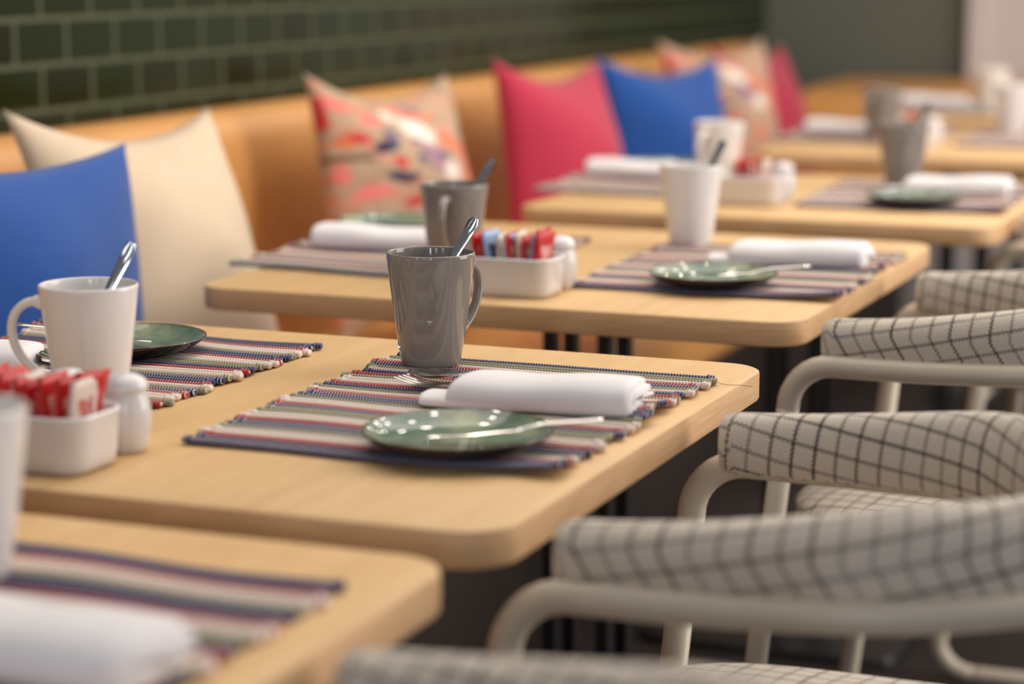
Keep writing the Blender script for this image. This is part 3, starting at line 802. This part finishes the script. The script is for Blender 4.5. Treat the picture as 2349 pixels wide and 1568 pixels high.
# ------------------------------------------------------------------ armchairs
def chair(lx, cy, label):
    T = thing('armchair', label, 'chair', (lx, cy, FL), 0, 'checked tub armchairs facing the tables')
    ZT = -0.045 - FL; r = 0.0125
    half = [(0.050, -0.221), (0.11, -0.2185), (0.17, -0.213), (0.257, -0.196), (0.335, -0.155), (0.393, -0.090)]
    full = half + [(0.414, 0.0)] + [(x, -y) for x, y in half[::-1]]
    rise = lambda x: 0.004 * max(0, (x - 0.15) / 0.26)
    U = catmull([(x, y, ZT + rise(x)) for x, y in full], 8)
    arc = []
    for k in range(9):
        a = pi / 2 * k / 8; arc.append(Vector((0.050 - 0.050 * sin(a), -0.221, ZT - 0.050 + 0.050 * cos(a))))
    down = arc[::-1]                                          # from leg top up to the rail
    path = down[:-1] + U + [Vector((p.x, -p.y, p.z)) for p in arc[1:]]
    V, F = tube(path, r, 18, cap=False); o = link('arm_rail', V, F, M['tube'], T); flipn(o)
    for s in (-1, 1):
        seg = [Vector((0, s * 0.221, ZT - 0.050)), Vector((-0.030, s * 0.221, 0.36)), Vector((-0.066, s * 0.221, 0.062))]
        for k in range(1, 9):
            a = pi / 2 * k / 8; seg.append(Vector((-0.066 + 0.055 - 0.055 * cos(a), s * 0.221, 0.0625 - 0.050 * sin(a))))
        V, F = tube(seg, r, 18); o = link('leg', V, F, M['tube'], T); flipn(o)
        V, F = tube([Vector((0.405, s * 0.060, 0.012)), Vector((0.405, s * 0.060, ZT + 0.003))], 0.010, 14); o = link('rear_post', V, F, M['tube'], T); flipn(o)
        V, F = lathe([(0, -0.0), (0.015, 0.0), (0.016, 0.004), (0.0, 0.004)], 16)
        link('foot', [(x + 0.10, y + s * 0.221, z) for x, y, z in V], F, M['black'], T)
    V, F = tube(catmull([(-0.012, -0.221, 0.0125)] + [(x, y, 0.0125) for x, y in full] + [(-0.012, 0.221, 0.0125)], 6), r, 16); o = link('floor_runner', V, F, M['tube'], T); flipn(o)
    # upholstered band: sits on the inner top of the rail
    n = len(U); L = [0.0]
    for i in range(1, n): L.append(L[-1] + (U[i] - U[i - 1]).length)
    tot = L[-1]; K = 28; Vv, Ff, UVv = [], [], []
    us = [0.0]
    caps = [(-0.018, 0.10), (-0.0165, 0.45), (-0.013, 0.72), (-0.0075, 0.90), (0.0, 1.0)]
    stations = [(c, s) for c, s in caps] + [(L[i], 1.0) for i in range(2, n - 2)] + [(tot - c, s) for c, s in caps[::-1]]
    def at(l):
        l2 = min(max(l, 0), tot)
        for i in range(n - 1):
            if L[i + 1] >= l2: break
        t = (l2 - L[i]) / max(1e-9, L[i + 1] - L[i]); p = U[i].lerp(U[i + 1], t); d = (U[i + 1] - U[i]).normalized()
        a, b = max(i - 1, 0), min(i + 2, n - 1); d = (U[b] - U[a]).normalized()
        return p + d * (l - l2), d
    for l, s in stations:
        p, d = at(l); inward = Vector((-d.y, d.x, 0)).normalized()
        f = sin(pi * min(1, max(0, l / tot)))
        h = 0.054 + 0.022 * min(1.0, f / 0.7) ** 1.4; tk = 0.044 + 0.004 * f
        zc = p.z - 0.004 + h / 2; pc = Vector((p.x, p.y, 0)) + inward * 0.020
        v = 0.0
        ring = []
        for k in range(K + 1):
            a = -pi / 2 + 2 * pi * k / K * 1.0 - 0.6               # start low on the outside
            ca, sa = cos(a), sin(a); e = 0.80
            ox = (abs(ca) ** e) * (1 if ca > 0 else -1) * tk / 2 * s * -1
            oz = (abs(sa) ** e) * (1 if sa > 0 else -1) * h / 2 * (0.55 + 0.45 * s if s < 1 else 1)
            q = pc + inward * (-ox if False else ox * -1 * -1) + Vector((0, 0, zc + oz)); ring.append(q)
        for k in range(K + 1):
            if k: v += (ring[k] - ring[k - 1]).length if s >= 0.99 else 0.0052
            sv = 0.62 * v if v < 0.07 else 0.62 * 0.07 - 0.12 * (v - 0.07)
            fu = -0.20 * l if l < tot / 2 else -0.20 * tot / 2 + 0.36 * (l - tot / 2)
            Vv.append(ring[k]); UVv.append((l + sv, v + fu))
    m = K + 1; ns = len(stations)
    for i in range(ns - 1):
        for k in range(K): Ff.append((i * m + k, i * m + k + 1, (i + 1) * m + k + 1, (i + 1) * m + k))
    Ff.append(tuple(range(K))[::-1]); Ff.append(tuple((ns - 1) * m + k for k in range(K)))
    o = link('back_pad', Vv, Ff, M['plaid'], T, uvs=UVv)
    bm = bmesh.new(); bm.from_mesh(o.data); bmesh.ops.remove_doubles(bm, verts=bm.verts, dist=0.00005); bmesh.ops.recalc_face_normals(bm, faces=bm.faces); bm.to_mesh(o.data); bm.free()
    # seat cushion
    rings, uvs = [], []; ZS = -0.214 - FL; SN = 48
    def outline(sc):
        pts = []
        for k in range(SN):
            a = 2 * pi * k / SN; c, s_ = cos(a), sin(a); e = 0.55
            pts.append((0.172 + (abs(c) ** e) * (1 if c > 0 else -1) * 0.200 * sc, (abs(s_) ** e) * (1 if s_ > 0 else -1) * 0.203 * sc))
        return pts
    for sc, z in ((0.90, ZS - 0.062), (0.985, ZS - 0.056), (1.0, ZS - 0.045), (1.0, ZS - 0.016), (1.006, ZS - 0.0115), (1.006, ZS - 0.0085), (0.995, ZS - 0.006), (0.97, ZS - 0.0015), (0.90, ZS + 0.003), (0.7, ZS + 0.008), (0.4, ZS + 0.011), (0.1, ZS + 0.012)):
        rings.append([(x, y, z) for x, y in outline(sc)])
    V, F = stack(rings); ca, sa = cos(0.16), sin(0.16)
    o = link('seat', V, F, M['plaid'], T, uvs=[(x * ca - y * sa, x * sa + y * ca + (z if z < ZS - 0.01 else 0)) for x, y, z in V])
    V, F = tube([Vector((-0.013, -0.221, ZS - 0.066)), Vector((-0.013, 0.221, ZS - 0.066))], 0.009, 12); link('seat_rail', V, F, M['tube'], T)
    V, F = tube([Vector((0.405, -0.060, ZS - 0.066)), Vector((0.405, 0.060, ZS - 0.066))], 0.009, 12); link('seat_rail', V, F, M['tube'], T)
    return T
ch0 = chair(0.595, 0.246, 'checked tub armchair at the table with the sharp grey mug')
for lx, cy, lab in ((0.585, -0.480, 'blurred checked armchair cut off by the bottom edge'),
                    (0.562, 1.182, 'checked tub armchair at the second table, behind the sharp one'),
                    (0.588, 2.262, 'checked armchair at the third table, cut off at the right edge')):
    dup(ch0, lab, (lx, cy, FL), (0, 0, -0.05 if cy > 1 and cy < 2 else 0))
